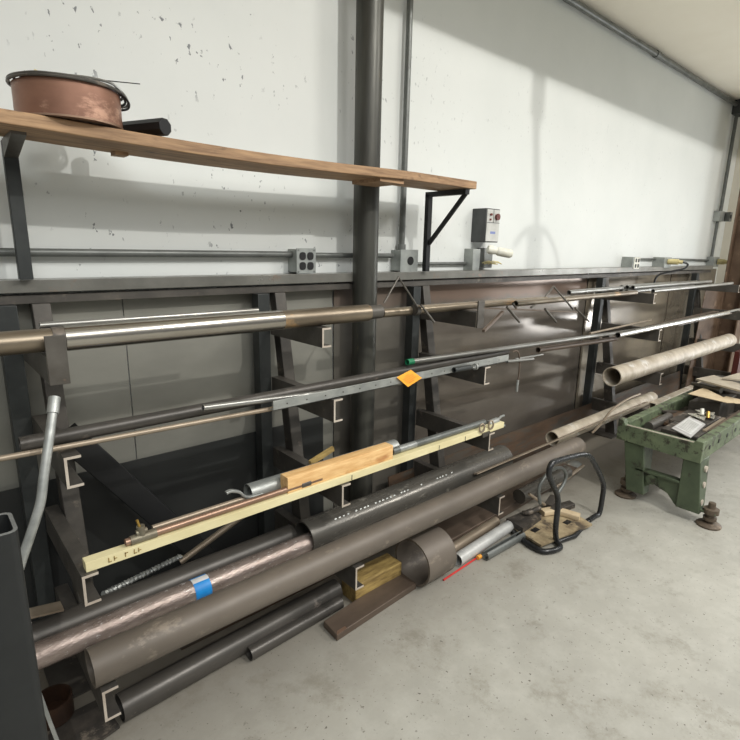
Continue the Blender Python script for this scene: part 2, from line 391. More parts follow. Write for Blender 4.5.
def outlet(face_x, yf, z0, w, h, n_side, root, white=False):
    "sockets on the front face at y = yf"
    pass
ob = ebox('outlet_box', 'grey surface box with four black sockets on the left conduit', 1.337, 1.433, 1.378, 1.482, .075)
part('cover_plate', box(B(), (1.333, -.079, 1.374), (1.437, -.075, 1.486)), 'box_grey', ob)
for dx in (-.021, .021):
    for dz in (-.022, .022):
        b = B(); sweep(b, rect(.032, .034, .012), (1.385+dx, -.079, 1.43+dz), (1.385+dx, -.083, 1.43+dz)); part('socket', b, 'socket_black', ob, 'black socket')
for dx in (-.043, .043):
    for dz in (-.047, .047): part('screw', tube(B(), (1.385+dx, -.079, 1.43+dz), (1.385+dx, -.082, 1.43+dz), .004, 0, 10), 'box_side', ob)
ob = ebox('outlet_box', 'grey box with one round black outlet below the vertical conduit', 1.985, 2.11, 1.375, 1.485, .075)
part('cover_plate', box(B(), (1.982, -.079, 1.372), (2.113, -.075, 1.488)), 'box_grey', ob)
part('socket', tube(B(), (2.055, -.079, 1.43), (2.055, -.083, 1.43), .022), 'socket_black', ob, 'round black socket')
ob = ebox('outlet_box', 'grey box with four small black sockets right of the hose shadow', 4.78, 4.92, 1.355, 1.46, .1)
part('cover_plate', box(B(), (4.8, -.104, 1.358), (4.91, -.1, 1.457)), 'white_plastic', ob, 'white cover plate')
for dx in (-.026, .026):
    for dz in (-.024, .024): part('socket', sweep(B(), rect(.024, .032, .008), (4.855+dx, -.104, 1.408+dz), (4.855+dx, -.108, 1.408+dz)), 'socket_black', ob)
ob = ebox('outlet_box', 'grey outlet box holding a cream plug with black cord', 5.45, 5.62, 1.36, 1.46, .11)
pl = thing('power_plug', 'cream plug with a bent black cord in the middle right outlet', 'plug', (5.55, -.17, 1.39))
b = B(); tube(b, (5.53, -.112, 1.42), (5.54, -.2, 1.42), .026); tube(b, (5.54, -.2, 1.42), (5.55, -.235, 1.418), .017); part('plug_body', b, 'yellow_plug', pl)
part('cord', rod(B(), smooth_path([(5.55, -.235, 1.418), (5.58, -.27, 1.40), (5.53, -.26, 1.36), (5.42, -.2, 1.335), (5.3, -.115, 1.28), (5.27, -.11, 1.1)]), .009, 8), 'black_rubber', pl, 'black cord')

# control box on the wall
cb = thing('control_box', 'dark grey control box with silver front, toggle and round knob', 'control box', (2.72, 0, 1.55))
x0, x1, z0, z1, d = 2.655, 2.79, 1.54, 1.737, .105
part('body', box(B(), (x0, -d, z0), (x1, 0, z1)), 'box_dark', cb, bev=.004)
part('front_panel', box(B(), (x0+.006, -d-.004, z0+.006), (x1-.006, -d, z1-.006)), 'panel_silver', cb, 'silver front panel')
zm = z0+.115; xm = (x0+x1)/2
b = B(); box(b, (x0+.006, -d-.0055, zm-.0015), (x1-.006, -d-.004, zm+.0015)); box(b, (xm-.0015, -d-.0055, zm), (xm+.0015, -d-.004, z1-.006)); part('panel_line', b, 'box_dark', cb)
b = B(); tube(b, (x1-.036, -d-.004, zm+.035), (x1-.036, -d-.018, zm+.035), .019); part('knob', b, 'red_knob', cb, 'dark red round knob')
b = B(); tube(b, (x0+.036, -d-.004, zm+.045), (x0+.036, -d-.016, zm+.047), .007); tube(b, (x0+.036, -d-.004, zm+.018), (x0+.036, -d-.01, zm+.018), .006); part('toggle', b, 'red_knob', cb)
b = B(); box(b, (x0+.045, -d-.005, z0+.05), (x1-.04, -d-.004, z0+.064)); part('badge', b, 'blue_print', cb, 'small blue printed badge')
ob = ebox('junction_box', 'grey junction box on the wall under the control box', 2.6, 2.67, 1.37, 1.5, .07)
ob2 = ebox('switch_box', 'small grey metal box directly below the control panel', 2.725, 2.81, 1.385, 1.505, .06, 'box_side')
b = B(); lathe(b, at(487, 249, -.13), [(.012, 0), (.024, .006), (.026, .03), (.02, .06), (.026, .07), (.026, .145), (.018, .158)], 20, (at(511, 254, -.22)-at(487, 249, -.13)))
solo('plastic_bottle', b, 'white_plastic', 'white plastic cylinder lying sideways under the control box', 'bottle')
b = B()
for k in range(4):
    p = at(482+k*2, 263+k % 2, -.06); rod(b, smooth_path([p, p+Vector((.03, -.03, .012)), p+Vector((.07, -.02, -.004+.006*k)), p+Vector((.1, -.03, 0))]), .0035, 6)
solo('wire_bundle', b, 'yellow_plug', 'small bundle of yellow wires on the rail below the control box', 'wires')

# round steel column
solo('steel_column', tube(B(), (1.70, -.122, 0), (1.70, -.122, ZC), .061, n=48), 'column_steel', 'tall round dark steel column in front of the white wall', 'column')

# rusty H column in the right-hand corner
cx, cy = 6.95, -.34
b = B()
box(b, (cx-.1, cy-.1, 0), (cx+.1, cy-.085, ZC)); box(b, (cx-.1, cy+.085, 0), (cx+.1, cy+.1, ZC)); box(b, (cx-.006, cy-.085, 0), (cx+.006, cy+.085, ZC))
solo('building_column', b, 'rust_column', 'rust-brown steel building column at the right edge', 'column', bev=.002)
b = B(); hexa(b, [(6.3, -.2, 0), (6.95, -.26, 0), (6.95, -.26, 1.15), (6.45, -.2, 1.15)], (0, .006, 0))
solo('rusty_plate', b, 'rust_column', 'rust-brown steel plate leaning in the corner behind pipes', 'steel plate')

# ------------------------------------------------------------------ steel sheets leaning behind the rack
def sheet(x0, x1, z1, y0, m, label, y1=None):
    y1 = y0+.02 if y1 is None else y1
    b = B(); hexa(b, [(x0, y0, .002), (x1, y0, .002), (x1, y1, z1), (x0, y1, z1)], (0, .004, 0))
    o = finish('steel_sheet', b, m, False, 0); o['label'] = label; o['category'] = 'steel sheet'; return o
sheet(-1.2, .6, 1.31, -.035, 'sheet_grey', 'pale grey sheet behind the leftmost rack frame')
sheet(.604, 1.58, 1.31, -.035, 'sheet_grey', 'pale grey sheet between the left frame and the round column')
sheet(1.585, 2.14, 1.33, -.034, 'sheet_tan', 'dull tan steel sheet just right of the round column', -.024)
sheet(2.15, 4.15, 1.335, -.034, 'sheet_brown', 'large glossy brown steel sheet with a rusty upper edge', -.024)
sheet(4.17, 5.9, 1.33, -.034, 'sheet_far', 'reflective steel sheet behind the two right-hand frames', -.024)
sheet(5.92, 7.3, 1.33, -.034, 'sheet_far', 'brownish steel sheet below the corner outlet', -.024)
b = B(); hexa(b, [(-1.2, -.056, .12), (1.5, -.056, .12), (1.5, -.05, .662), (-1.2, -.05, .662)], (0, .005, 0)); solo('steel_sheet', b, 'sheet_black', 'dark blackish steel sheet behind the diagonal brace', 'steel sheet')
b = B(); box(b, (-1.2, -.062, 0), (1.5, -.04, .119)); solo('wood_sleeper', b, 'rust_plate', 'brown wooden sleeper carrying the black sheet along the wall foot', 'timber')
b = B(); hexa(b, [(1.9, -.15, .002), (6.3, -.15, .002), (6.3, -.125, .24), (1.9, -.125, .24)], (0, .006, 0))
solo('rusty_strip', b, 'rust_plate', 'long rusty strip standing on edge along the wall foot', 'steel strip')

# ------------------------------------------------------------------ rack rail and frames
rl = thing('rack_rail', 'long grey steel angle rail along the wall above the rack', 'rail', (2.5, -.05, 1.32))
b = B(); box(b, (-1.3, -.1, 1.332), (6.9, -.092, 1.372)); box(b, (-1.3, -.092, 1.364), (6.9, -.012, 1.372)); part('top_angle', b, 'rail_steel', rl, bev=.001)
b = B(); box(b, (-1.3, -.085, 1.296), (6.9, -.04, 1.322)); part('lower_bar', b, 'dark_steel', rl)

LV = [(1.195, -.5), (.93, -.575), (.598, -.63), (.285, -.72)]   # arm top height, tip distance
def leg_front(z): return -.09-.24*(1.31-z)/1.31
def rack_frame(label, plate=False):
    X = 0
    fr = thing('pipe_rack', label, 'pipe rack frame', (0, -.1, 0), 'sloping frames of the pipe rack')
    part('post', box(B(), (X-.055, -.12, 0), (X, -.065, 1.295)), 'blue_steel', fr, bev=.002)
    b = B(); s = .24/1.31
    hexa(b, [(X+.044, -.33, 0), (X+.044, -.25, 0), (X+.044, -.045, 1.295), (X+.044, -.092, 1.295)], (.054, 0, 0)); part('leg', b, 'dark_steel', fr, bev=.003)
    for i, (z, y) in enumerate(LV):
        b = B()
        prof = channel((.076, .09, .092, .098)[i], .042, .007)
        y0 = -.122
        sweep(b, [(a, c) for a, c in prof], (X, y0, z), (X, y, z), (0, 0, 1)) if False else None
        pts = [(X+a, z+c) for a, c in prof]
        A_ = [b.verts.new((p, y0, q)) for p, q in pts]; B_ = [b.verts.new((p, y, q)) for p, q in pts]
        bridge(b, A_, B_); b.faces.new(A_); b.faces.new(B_[::-1])
        arm = part('arm', b, 'dark_steel', fr, bev=.001)
        b = B(); A_ = [b.verts.new((p, y-.0005, q)) for p, q in pts]; B_ = [b.verts.new((p, y-.002, q)) for p, q in pts]
        bridge(b, A_, B_); b.faces.new(A_); b.faces.new(B_[::-1])
        part('cut_end', b, 'cut_steel', arm, 'pale saw-cut end of the channel')
        if i == 0 and plate:
            b = B(); hexa(b, [(X+.0, y-.002, z-.079), (X+.05, y-.002, z-.079), (X+.05, y-.002, z+.056), (X+.0, y-.002, z+.056)], (0, -.008, 0))
            part('end_plate', b, 'grey_steel', fr, 'flat plate welded on the arm tip', bev=.001)
    part('foot_plate', box(B(), (X-.07, -.36, 0), (X+.12, -.05, .008)), 'dark_steel', fr)
    return fr
fr_plate = rack_frame('left rack frame with bent conduit leaning beside it', True); fr_plate.location.x = .257
fr2 = copy_tree(fr_plate); fr2.location.x = 2.105; fr2['label'] = 'rack frame right of the round column, under the shelf bracket'
fr_plain = rack_frame('rack frame just left of the round column', False); fr_plain.location.x = 1.166
for X, L in ((4.275, 'rack frame whose arm carries the big grey open pipe end'), (6.42, 'farthest rack frame, near the corner')):
    f = copy_tree(fr_plain); f.location.x = X; f['label'] = L

# diagonal brace at lower left
b = B(); p0, p1 = at(66, 434, -.2), at(205, 556, -.2)
sweep(b, [(q, w_) for q, w_ in rect(.085, .06, .004)], p0, p1, (0, -1, 0))
solo('diagonal_brace', b, 'black_steel', 'black diagonal steel channel sloping down behind the lower left pipes', 'brace')

# shelf: brackets, plank
ys0, ys1 = -.385, -.165
sb = thing('shelf_bracket', 'dark bracket holding the left end of the wooden shelf', 'bracket', (.23, -.1, 1.37))
part('upright', box(B(), (.272, -.13, 1.375), (.31, -.102, 1.784)), 'blue_steel', sb, bev=.002)
b = B(); hexa(b, [(.272, -.132, 1.735), (.272, -.3, 1.778), (.272, -.3, 1.786), (.272, -.132, 1.786)], (.036, 0, 0)); part('top_arm', b, 'grey_steel', sb)
sb = thing('shelf_bracket', 'black triangular bracket under the right end of the shelf', 'bracket', (2.13, -.1, 1.37))
part('upright', box(B(), (2.125, -.128, 1.375), (2.155, -.102, 1.77)), 'black_steel', sb)
part('top_arm', box(B(), (2.125, -.37, 1.76), (2.155, -.102, 1.784)), 'black_steel', sb)
part('diagonal', sweep(B(), rect(.014, .02), (2.14, -.128, 1.52), (2.14, -.36, 1.765)), 'black_steel', sb)
b = B(); N = 24; prev = None
xs = [-1.3+(2.19+1.3)*i/N for i in range(N+1)]
for x in xs:
    sag = 0
    for a_, b_, dd in ((.26, 1.7, .014),):
        if a_ < x < b_: sag = dd*math.sin(PI*(x-a_)/(b_-a_))
    z = 1.787-sag
    if x <= .235+.2 and x > -.3: pass
    r_ = [b.verts.new((x, ys0, z)), b.verts.new((x, ys1, z)), b.verts.new((x, ys1, z+.036)), b.verts.new((x, ys0, z+.036))]
    if prev: bridge(b, prev, r_)
    else: b.faces.new(r_)
    prev = r_
b.faces.new(prev[::-1])
shelf = solo('wooden_shelf', b, 'shelf_wood', 'long weathered plank shelf high on the wall', 'shelf', bev=.003)
b = B(); box(b, (1.56, -.37, 1.768), (1.7, -.185, 1.784)); solo('wood_cleat', b, 'shelf_wood', 'short wooden cleat under the shelf beside the column', 'wood block')
b = B(); box(b, (.56, -.22, 1.768), (.6, -.17, 1.784)); solo('wood_cleat', b, 'shelf_wood', 'tiny wooden cleat under the shelf below the copper roll', 'wood block')

# copper roll on the shelf
zs = 1.8215
cc = Vector((.427, -.278, zs)); R = .137; H = .094
cr = thing('copper_roll', 'roll of copper sheet on the left of the wooden shelf', 'copper roll', cc)
cb_ = B(); n = 64
prof = []
A_, B_, C_, D_ = [], [], [], []
for i in range(n):
    a = 2*PI*i/n; cx_, sy_ = math.cos(a), math.sin(a)
    A_.append(cb_.verts.new(cc+Vector((R*cx_, R*sy_, .003)))); B_.append(cb_.verts.new(cc+Vector((R*cx_, R*sy_, H))))
    C_.append(cb_.verts.new(cc+Vector(((R-.006)*cx_, (R-.006)*sy_, .003)))); D_.append(cb_.verts.new(cc+Vector(((R-.006)*cx_, (R-.006)*sy_, H))))
bridge(cb_, A_, B_); bridge(cb_, C_, D_, True); bridge(cb_, A_, C_); bridge(cb_, B_, D_)
part('copper_band', cb_, 'copper', cr)
cb_ = B(); lathe(cb_, cc, [(R-.01, .001), (R+.002, .001), (R+.002, .006), (R-.01, .006)], 64); part('base_disc', cb_, 'copper_tube', cr)
cb_ = B()
for k in range(2):
    rr = R+.007-.005*k; rod(cb_, [cc+Vector((rr*math.cos(2*PI*i/64)-.004*k, rr*math.sin(2*PI*i/64), H+.003+.005*k)) for i in range(64)], .004, 8, True)
o_ = part('rim', cb_, 'dark_steel', cr, 'dark rim around the top')
wc = thing('wire_coil', 'dark blue and black strapping coil on top of the copper roll', 'wire coil', cc+Vector((0, 0, H+.012)))
for k, (m, rr, dx, zz) in enumerate((('navy_strap', .128, .0, .012), ('navy_strap', .12, .01, .016), ('black_rubber', .132, .02, .012), ('black_rubber', .128, .035, .006), ('satin_tube', .132, .028, .016))):
    part('loop', rod(B(), [cc+Vector((rr*math.cos(2*PI*i/56)+dx, .86*rr*math.sin(2*PI*i/56), H+zz+.004*math.sin(4*PI*i/56+k)-.05*max(0, math.cos(2*PI*i/56)-.5)*(k > 0))) for i in range(56)], .0035, 8, True), m, wc, 'dark blue loop' if k == 0 else None)
part('wire_end', rod(B(), [at(24, 71, -.35), at(40, 74, -.34), at(90, 79, -.34), at(140, 84, -.33)], .0015, 6), 'black_rubber', wc)
part('wire_end', rod(B(), smooth_path([at(34, 70, -.3), at(44, 74, -.3), at(58, 78, -.3)]), .0035, 6), 'yellow_plug', wc, 'frayed yellow wire end')
b = B(); sweep(b, circ(.026, 8, PI/8), (.585, -.17, zs+.025), (.672, -.36, zs+.025)); solo('steel_bar', b, 'black_steel', 'short dark octagonal bar on the shelf beside the copper roll', 'steel bar', bev=.002)

# ------------------------------------------------------------------ pipes on the rack
def pxtube(name, a, b_, Y0, Y1, r, m, label, cat, wall=0, z0=None, z1=None, group=None):
    p0, p1 = at(a[0], a[1], Y0), at(b_[0], b_[1], Y1)
    if z0 is not None: p0.z = z0
    if z1 is not None: p1.z = z1
    return solo(name, tube(B(), p0, p1, r, wall), m, label, cat, group)
# level 1
z = 1.195
m1 = thing('machined_tube', 'long thick steel tube with bright polished length, top arm, left', 'tube', (.6, -.45, z))
pa = Vector((-.35, -.445, z+.036)); pe = Vector((1.44, -.445, z+.036)); ps = Vector((.315, -.445, z+.036)); pc = Vector((.285, -.445, z+.036))
part('dull_section', tube(B(), pa, pc, .032, .004), 'dull_steel', m1, 'dull brownish length')
part('band', tube(B(), pc, ps, .0345), 'dark_steel', m1, 'dark band')
pm = Vector((1.02, -.445, z+.036))
part('polished_section', tube(B(), ps, pm, .036), 'bright_steel', m1, 'bright polished length')
part('worn_section', tube(B(), pm, pe, .0345), 'dull_steel', m1, 'worn brassy end')
part('collar', tube(B(), pe, Vector((1.51, -.445, z+.036)), .029), 'dark_steel', m1, 'dark end collar')
pxtube('thin_tube', (40, 329), (258, 313.5), -.41, -.41, .009, 'satin_tube', 'thin pale tube lying behind the polished tube on top arm', 'tube', .002, z+.072, z+.072)
pxtube('steel_tube', (382, 314.5), (514, 301.5), -.40, -.40, .02, 'dull_steel', 'dull steel tube running right from the column behind rod frame', 'tube', .003, z+.0205, z+.0205)
p1 = at(640, 291, -.44)
pxtube('steel_tube', (516, 301), (636, 291.5), -.455, -.455, .0165, 'dull_steel', 'dull open-ended pipe resting below the small tube bundle', 'pipe', .003, z+.017, z+.017)
g = 'bundle of five open-ended tubes on the top right arm'
y_, zz_ = -.40, z+.016
for i, (dy, dz, L, nm) in enumerate([(0, 0, 1.25, 'lower left tube of the five-tube bundle'), (-.034, 0, 1.4, 'lower right tube of the five-tube bundle'), (.017, .029, 1.1, 'upper left tube of the five-tube bundle'), (-.017, .029, 1.5, 'upper middle tube of the five-tube bundle'), (-.051, .029, 1.75, 'upper right tube of the bundle, longest and palest')]):
    xe = 4.06+.02*i
    solo('small_tube', tube(B(), (xe, y_+.06+dy, zz_+dz), (xe+L, y_+.06+dy, zz_+dz), .0155, .0025, 20), 'satin_tube', nm, 'tube', g)
pxtube('thin_tube', (569, 292.5), (622, 288), -.36, -.345, .015, 'satin_tube', 'short bright tube with open end left of the tube bundle', 'tube', .003)
pxtube('long_tube', (653, 291), (732, 283.2), -.46, -.46, .014, 'satin_tube', 'pale long tube on the top arm reaching the rusty column', 'tube', .002)
# rod frame
rf = thing('rod_frame', 'frame of flat bar and crossed V rods on the top arms', 'rod frame', (2.3, -.47, z))
Yf = -.47
b = B(); q = [at(418, 309.5, -.46), at(545, 310, -.52)]
for p in q: p.z = z+.048
sweep(b, rect(.022, .006), q[0], q[1]); part('flat_bar', b, 'tan_tube', rf)
b = B(); q1 = [at(480, 308, -.5), at(576, 312, -.54)]
sweep(b, rect(.018, .006), q1[0], q1[1]); part('flat_bar', b, 'brown_bar', rf)
def prod(pts, Y, r=.0055, m='grey_steel'): part('bent_rod', rod(B(), [at(x, y, Y) for x, y in pts], r, 8), m, rf)
prod([(384, 303), (398.5, 277), (417.5, 307)], -.47, .0045)
prod([(421, 305), (434, 322)], -.5)
prod([(545, 297), (553.6, 286.5), (573, 309)], -.5)
prod([(575, 308), (589, 321.5)], -.54)
prod([(507, 307), (519.5, 322)], -.54, .007)
prod([(545, 309), (556, 322)], -.56, .007)
prod([(512.5, 303), (517, 309.5)], -.48)
prod([(531, 307.5), (535, 305)], -.48)
part('strut', sweep(B(), rect(.014, .014), at(502.5, 312, -.52), at(483.5, 331, -.6)), 'brown_bar', rf, 'brown strut pointing down')
b = B(); tube(b, at(414, 310, -.425), at(417.5, 310, -.425), .026); part('clamp', b, 'dark_steel', rf, 'dark clamp ring')

# level 2
z = .93
pxtube('steel_pipe', (20, 446), (506, 356), -.455, -.455, .021, 'pipe_dark', 'long dull dark pipe on second arms, left end behind bent conduit', 'pipe', .003, z+.0215, z+.0215)
pxtube('thin_tube', (-40, 466), (276, 408), -.555, -.53, .008, 'tan_tube', 'very thin pale tube under the dark pipe on second arms', 'tube', 0)
pxtube('steel_tube', (203, 408), (400, 383), -.522, -.5, .0105, 'satin_tube', 'bright narrow tube starting left of the galvanised angle', 'tube', .002)
ga = thing('steel_angle', 'galvanised steel angle with an orange tag on it, second arms', 'steel angle', (1.6, -.565, z))
b = B(); p0, p1 = at(273.5, 413, -.56), at(508, 365.5, -.56); p0.z = p1.z = z+.001
hexa(b, [p0, p1, p1+Vector((0, 0, .036)), p0+Vector((0, 0, .036))], (0, .004, 0)); hexa(b, [p0, p1, p1+Vector((0, .03, 0)), p0+Vector((0, .03, 0))], (0, 0, .004))
part('angle_bar', b, 'galvanised', ga, bev=.0008)
b = B()
for i in range(16):
    p = p0.lerp(p1, .04+.06*i)+Vector((0, -.001, .018)); tube(b, p, p+Vector((0, .002, 0)), .003, 0, 8)
part('rivet_hole', b, 'dark_steel', ga)
tg = thing('paper_tag', 'orange paper tag lying on the galvanised angle', 'tag', at(410, 380, -.57))
q = [at(397, 377.5, -.568), at(411, 370, -.566), at(422, 378, -.575), at(408, 387, -.577)]
part('card', hexa(B(), q, (0, .001, .0008)), 'orange_tag', tg, smooth=False)
b = B()
def lerp2(u, v): return q[0].lerp(q[1], u).lerp(q[3].lerp(q[2], u), v)+Vector((0, -.0008, .0002))
for k, (u0, u1) in enumerate(((.35, .65), (.15, .85), (.15, .8), (.15, .85), (.2, .6))):
    v0 = .2+.14*k; hexa(b, [lerp2(u0, v0), lerp2(u1, v0), lerp2(u1, v0+.045), lerp2(u0, v0+.045)], (0, -.0003, 0))
part('print_lines', b, 'tag_print', tg, 'rows of brown print', smooth=False)
tn = thing('pipe_nipple', 'short grey pipe stub lying on the galvanised angle', 'pipe stub', at(460, 370, -.585))
b = B(); tube(b, at(454, 370, -.578), at(470, 367.2, -.578), .013, .003); part('stub', b, 'blue_steel', tn)
b = B(); c0 = at(474.5, 366.8, -.578); tube(b, c0, c0+Vector((.012, 0, 0)), .016, .007); part('nut', b, 'galvanised', tn, 'pale round nut')
pxtube('square_tube', (507, 361.5), (533, 359), -.52, -.52, .009, 'satin_tube', 'bright short tube sticking out of the galvanised angle end', 'tube', .002)
pxtube('thin_rod', (515, 359), (543, 354.5), -.47, -.46, .005, 'satin_tube', 'thin bright rod beyond the galvanised angle end', 'rod')
lt = thing('long_tube', 'long slim grey tube with green taped end on second arms', 'tube', at(408, 362, -.47))
p0, p1 = at(411, 361.7, -.48), at(676, 324.5, -.48)
part('tube_body', tube(B(), p0, p1, .0125), 'satin_tube', lt); d_ = (p1-p0).normalized()
part('taped_end', tube(B(), p0-d_*.025, p0+d_*.012, .014, .003), 'green_tape', lt, 'green taped end')
hk = thing('hook_rod', 'bent steel hook hanging from the slim tube', 'hook', at(518, 370, -.5))
part('hook_body', rod(B(), smooth_path([at(513, 352, -.49), at(516.5, 350.8, -.5), at(519, 355, -.505), at(519.5, 368, -.505), at(517.5, 384, -.505), at(517, 391, -.505)]), .0045, 8), 'brown_bar', hk)
part('hook_tip', rod(B(), [at(518, 380, -.506), at(517, 387, -.506), at(516.8, 391.5, -.506)], .007, 8), 'galvanised', hk)
pxtube('steel_pipe', (538, 350), (616, 338.5), -.42, -.42, .0165, 'brown_bar', 'brown pipe beneath the slim tube near the right frame', 'pipe', .002)
pxtube('thin_rod', (590, 333.5), (651, 320), -.42, -.38, .008, 'tan_tube', 'thin cream rod crossing above the chrome tube', 'rod')
pxtube('chrome_tube', (617.5, 337.5), (727, 318), -.56, -.56, .0195, 'chrome', 'shiny chrome tube with dark open end, second arm right', 'tube', .003, .951, .951)
pxtube('long_tube', (640, 331), (745, 315), -.52, -.52, .013, 'satin_tube', 'slim bright tube reaching furthest right beside the chrome tube', 'tube', 0, .9445, .9445)
b = B(); sweep(b, rect(.05, .01), at(648, 327, -.47), at(716, 311.5, -.47)); solo('flat_bar', b, 'brown_bar', 'brown flat bar lying behind the chrome tube, longer', 'flat bar')
b = B(); sweep(b, rect(.04, .01), at(676, 325, -.5), at(730, 313, -.5)); solo('flat_bar', b, 'brown_bar', 'short brown flat bar between chrome tube and longer flat bar', 'flat bar')

# level 3
z = .598
gp = thing('grey_pipe', 'thick tan-grey pipe with dark open end at upper right', 'pipe', (4.6, -.57, z))
p0, p1 = at(612, 375, -.57), at(729, 340.5, -.57); p0.z = z+.068; p1.z = z+.066
part('pipe_body', tube(B(), p0, p1, .066, .006, 40), 'pale_pipe', gp)
yb = -.6
cbr = thing('cream_bar', 'long cream painted bar with printed marks on third arms', 'painted bar', (1.2, yb, z))
p0, p1 = at(84, 563, yb), at(501, 427, yb); p0.z = p1.z = z+.0155
part('bar', sweep(B(), rect(.035, .03), p0, p1), 'cream_paint', cbr, bev=.001)
b = B()
for px in (436, 462, 349): 
    p = at(px, 452-(px-436)*.33, yb); p = Vector((p.x, yb-.018, z+.0155)); box(b, (p.x-.0015, p.y-.0008, p.z-.014), (p.x+.0015, p.y, p.z+.008))
part('tick_mark', b, 'dark_steel', cbr)
b = B()   # scuffed lettering near the left end of the bar
for k, x in enumerate((.33, .345, .375, .4, .412)):
    box(b, (x, yb-.0186, z+.009), (x+.003, yb-.0176, z+.023)); box(b, (x, yb-.0186, z+.009+.005*(k % 3)), (x+.009, yb-.0176, z+.0115+.005*(k % 3)))
part('faded_marks', b, 'timber', cbr)
cpt = thing('copper_pipe', 'copper pipe with small valve on the cream bar', 'copper pipe', (.6, yb, z+.04))
zt = z+.031
q0, q1, q2 = at(125, 540, -.6), at(250, 497, -.6), at(321, 474.5, -.6)
for q in (q0, q1, q2): q.z = zt+.012
part('pipe_run', tube(B(), q0, q2, .011, .002, 20), 'copper_tube', cpt)
vx = at(140, 530, -.6).x
b = B(); tube(b, (vx-.03, -.6, zt+.012), (vx+.045, -.6, zt+.012), .0145); tube(b, (vx+.005, -.6, zt+.012), (vx+.002, -.6, zt+.05), .012); tube(b, (vx-.012, -.6, zt+.03), (vx+.02, -.6, zt+.032), .009)
part('valve_body', b, 'valve_metal', cpt, 'grey-green brass valve')
part('valve_stem', rod(B(), [(vx, -.6, zt+.045), (vx-.006, -.6, zt+.072)], .004, 8), 'brass', cpt)
jx = at(305, 480, -.6).x; part('joint', tube(B(), (jx-.02, -.6, zt+.012), (jx+.02, -.6, zt+.012), .0135), 'dark_steel', cpt)
p0, p1 = at(152, 524, -.565), at(245, 495, -.565); p0.z = p1.z = z+.042
b = B(); tube(b, p0, p1, .009); solo('thin_tube', b, 'tan_tube', 'slim pinkish tube behind the copper pipe', 'tube')
st = thing('gutter_tube', 'short galvanised sheet tube poking out behind the wood block', 'sheet tube', (1.1, -.52, z))
p0, p1 = at(248, 490, -.53), at(395, 446, -.53); p0.z = p1.z = z+.037
part('tube_body', tube(B(), p0, p1, .034, .002, 36), 'galvanised', st)
hw = thing('open_spanner', 'grey forged open-ended lever beside the galvanised sheet tube', 'spanner', at(228, 494, -.565))
zz = at(240, 495, -.565).z
b = B(); rod(b, smooth_path([at(226, 493, -.57), at(231, 491, -.57), at(239, 492, -.57), at(244, 496, -.57), at(250, 497, -.57), at(262, 493.5, -.57)]), .008, 8, prof=rect(.016, .01, .003)); part('jaw', b, 'galvanised', hw)
# wood block
p0, p1 = at(284, 476, -.585), at(389, 445, -.585); p0.z = p1.z = z+.031+.0265
wd = solo('wood_block', sweep(B(), rect(.05, .06, .003), p0, p1), 'pale_wood', 'pale knotted wood offcut resting on the cream bar', 'wood block')
wd.location.z += .003
p0, p1 = at(392, 450, -.58), at(484, 424.5, -.585); p0.z = z+.047; p1.z = z+.047
gt = thing('grey_tube', 'blue-grey painted tube between wood block and shackle', 'tube', p0)
part('tube_body', tube(B(), p0, p1, .0155, .003), 'conduit_grey', gt); d_ = (p1-p0)
part('scuffed_band', tube(B(), p0+d_*.06, p0+d_*.22, .0159), 'galvanised', gt, 'paler scuffed band')
sh = thing('beam_clamp', 'steel clamp with two ring screws at the cream bar end', 'clamp', at(487, 430, -.62))
for dx in (0, 9):
    c0 = at(482+dx, 428-dx*.35, -.625)
    part('ring', rod(B(), [c0+Vector((.014*math.cos(2*PI*i/20), -.004*math.cos(2*PI*i/20), .021*math.sin(2*PI*i/20))) for i in range(20)], .0045, 8, True), 'tan_tube', sh)
c0 = at(486, 433, -.622); part('saddle', box(B(), (c0.x-.03, c0.y-.004, c0.z-.018), (c0.x+.03, c0.y+.004, c0.z+.004)), 'grey_steel', sh)
b = B(); f0 = at(488, 424, -.585); f1 = at(497, 420.5, -.585); rod(b, [f0, f1], .017, 12)
rod(b, [f1, at(501, 416.5, -.585), at(504, 415.5, -.585)], .006, 8); rod(b, [f1, at(500, 425, -.585), at(504.5, 425.5, -.585)], .006, 8); part('fork_end', b, 'galvanised', sh)
b = B(); p0, p1 = at(322, 455, -.47), at(333, 448.5, -.45); sweep(b, rect(.014, .02), p0-Vector((.06, 0, .02)), p1); solo('wood_stick', b, 'timber', 'small wood stick showing behind the pale wood block', 'stick')

# level 4: the big pipes
z = .285
dp = pxtube('steel_pipe', (-10, 668), (292, 545), -.43, -.43, .046, 'pipe_dark', 'dark pipe behind the shiny reddish pipe on lowest arms', 'pipe', .005, z+.047, z+.047)
sp = thing('reddish_pipe', 'shiny reddish steel pipe wearing a band of blue tape', 'pipe', (.5, -.53, z))
p0, p1 = at(-10, 682, -.535), at(308, 543, -.535); p0.z = p1.z = z+.059; p1.x = 1.1
part('pipe_body', tube(B(), p0, p1, .038, .005, 40), 'pipe_reddish', sp)
ax = at(196, 592, -.572).x; ax2 = at(212, 586, -.572).x
part('tape_band', tube(B(), (ax, -.535, z+.059), (ax2, -.535, z+.059), .0388, 0, 40), 'blue_tape', sp, 'blue tape band')
b = B()
for i in range(12): 
    a0, a1 = 1.15+.05*i, 1.15+.05*(i+1)
    hexa(b, [(xx, -.535-.0392*math.cos(a_), z+.059+.0392*math.sin(a_)) for xx, a_ in ((ax, a0), (ax2, a0), (ax2, a1), (ax, a1))], (0, 0, .0003))
part('white_label', b, 'white_label', sp, 'white paper edge on the tape', smooth=False)
bp = thing('black_pipe', 'thick black pipe with the reddish pipe slid inside it', 'pipe', (1.7, -.52, z))
p0, p1 = at(304, 536, -.515), at(502, 462, -.515); p0.z = z+.0715; p1.z = z+.0715
part('pipe_body', tube(B(), p0, p1, .071, .007, 48), 'pipe_black', bp)
b = B()
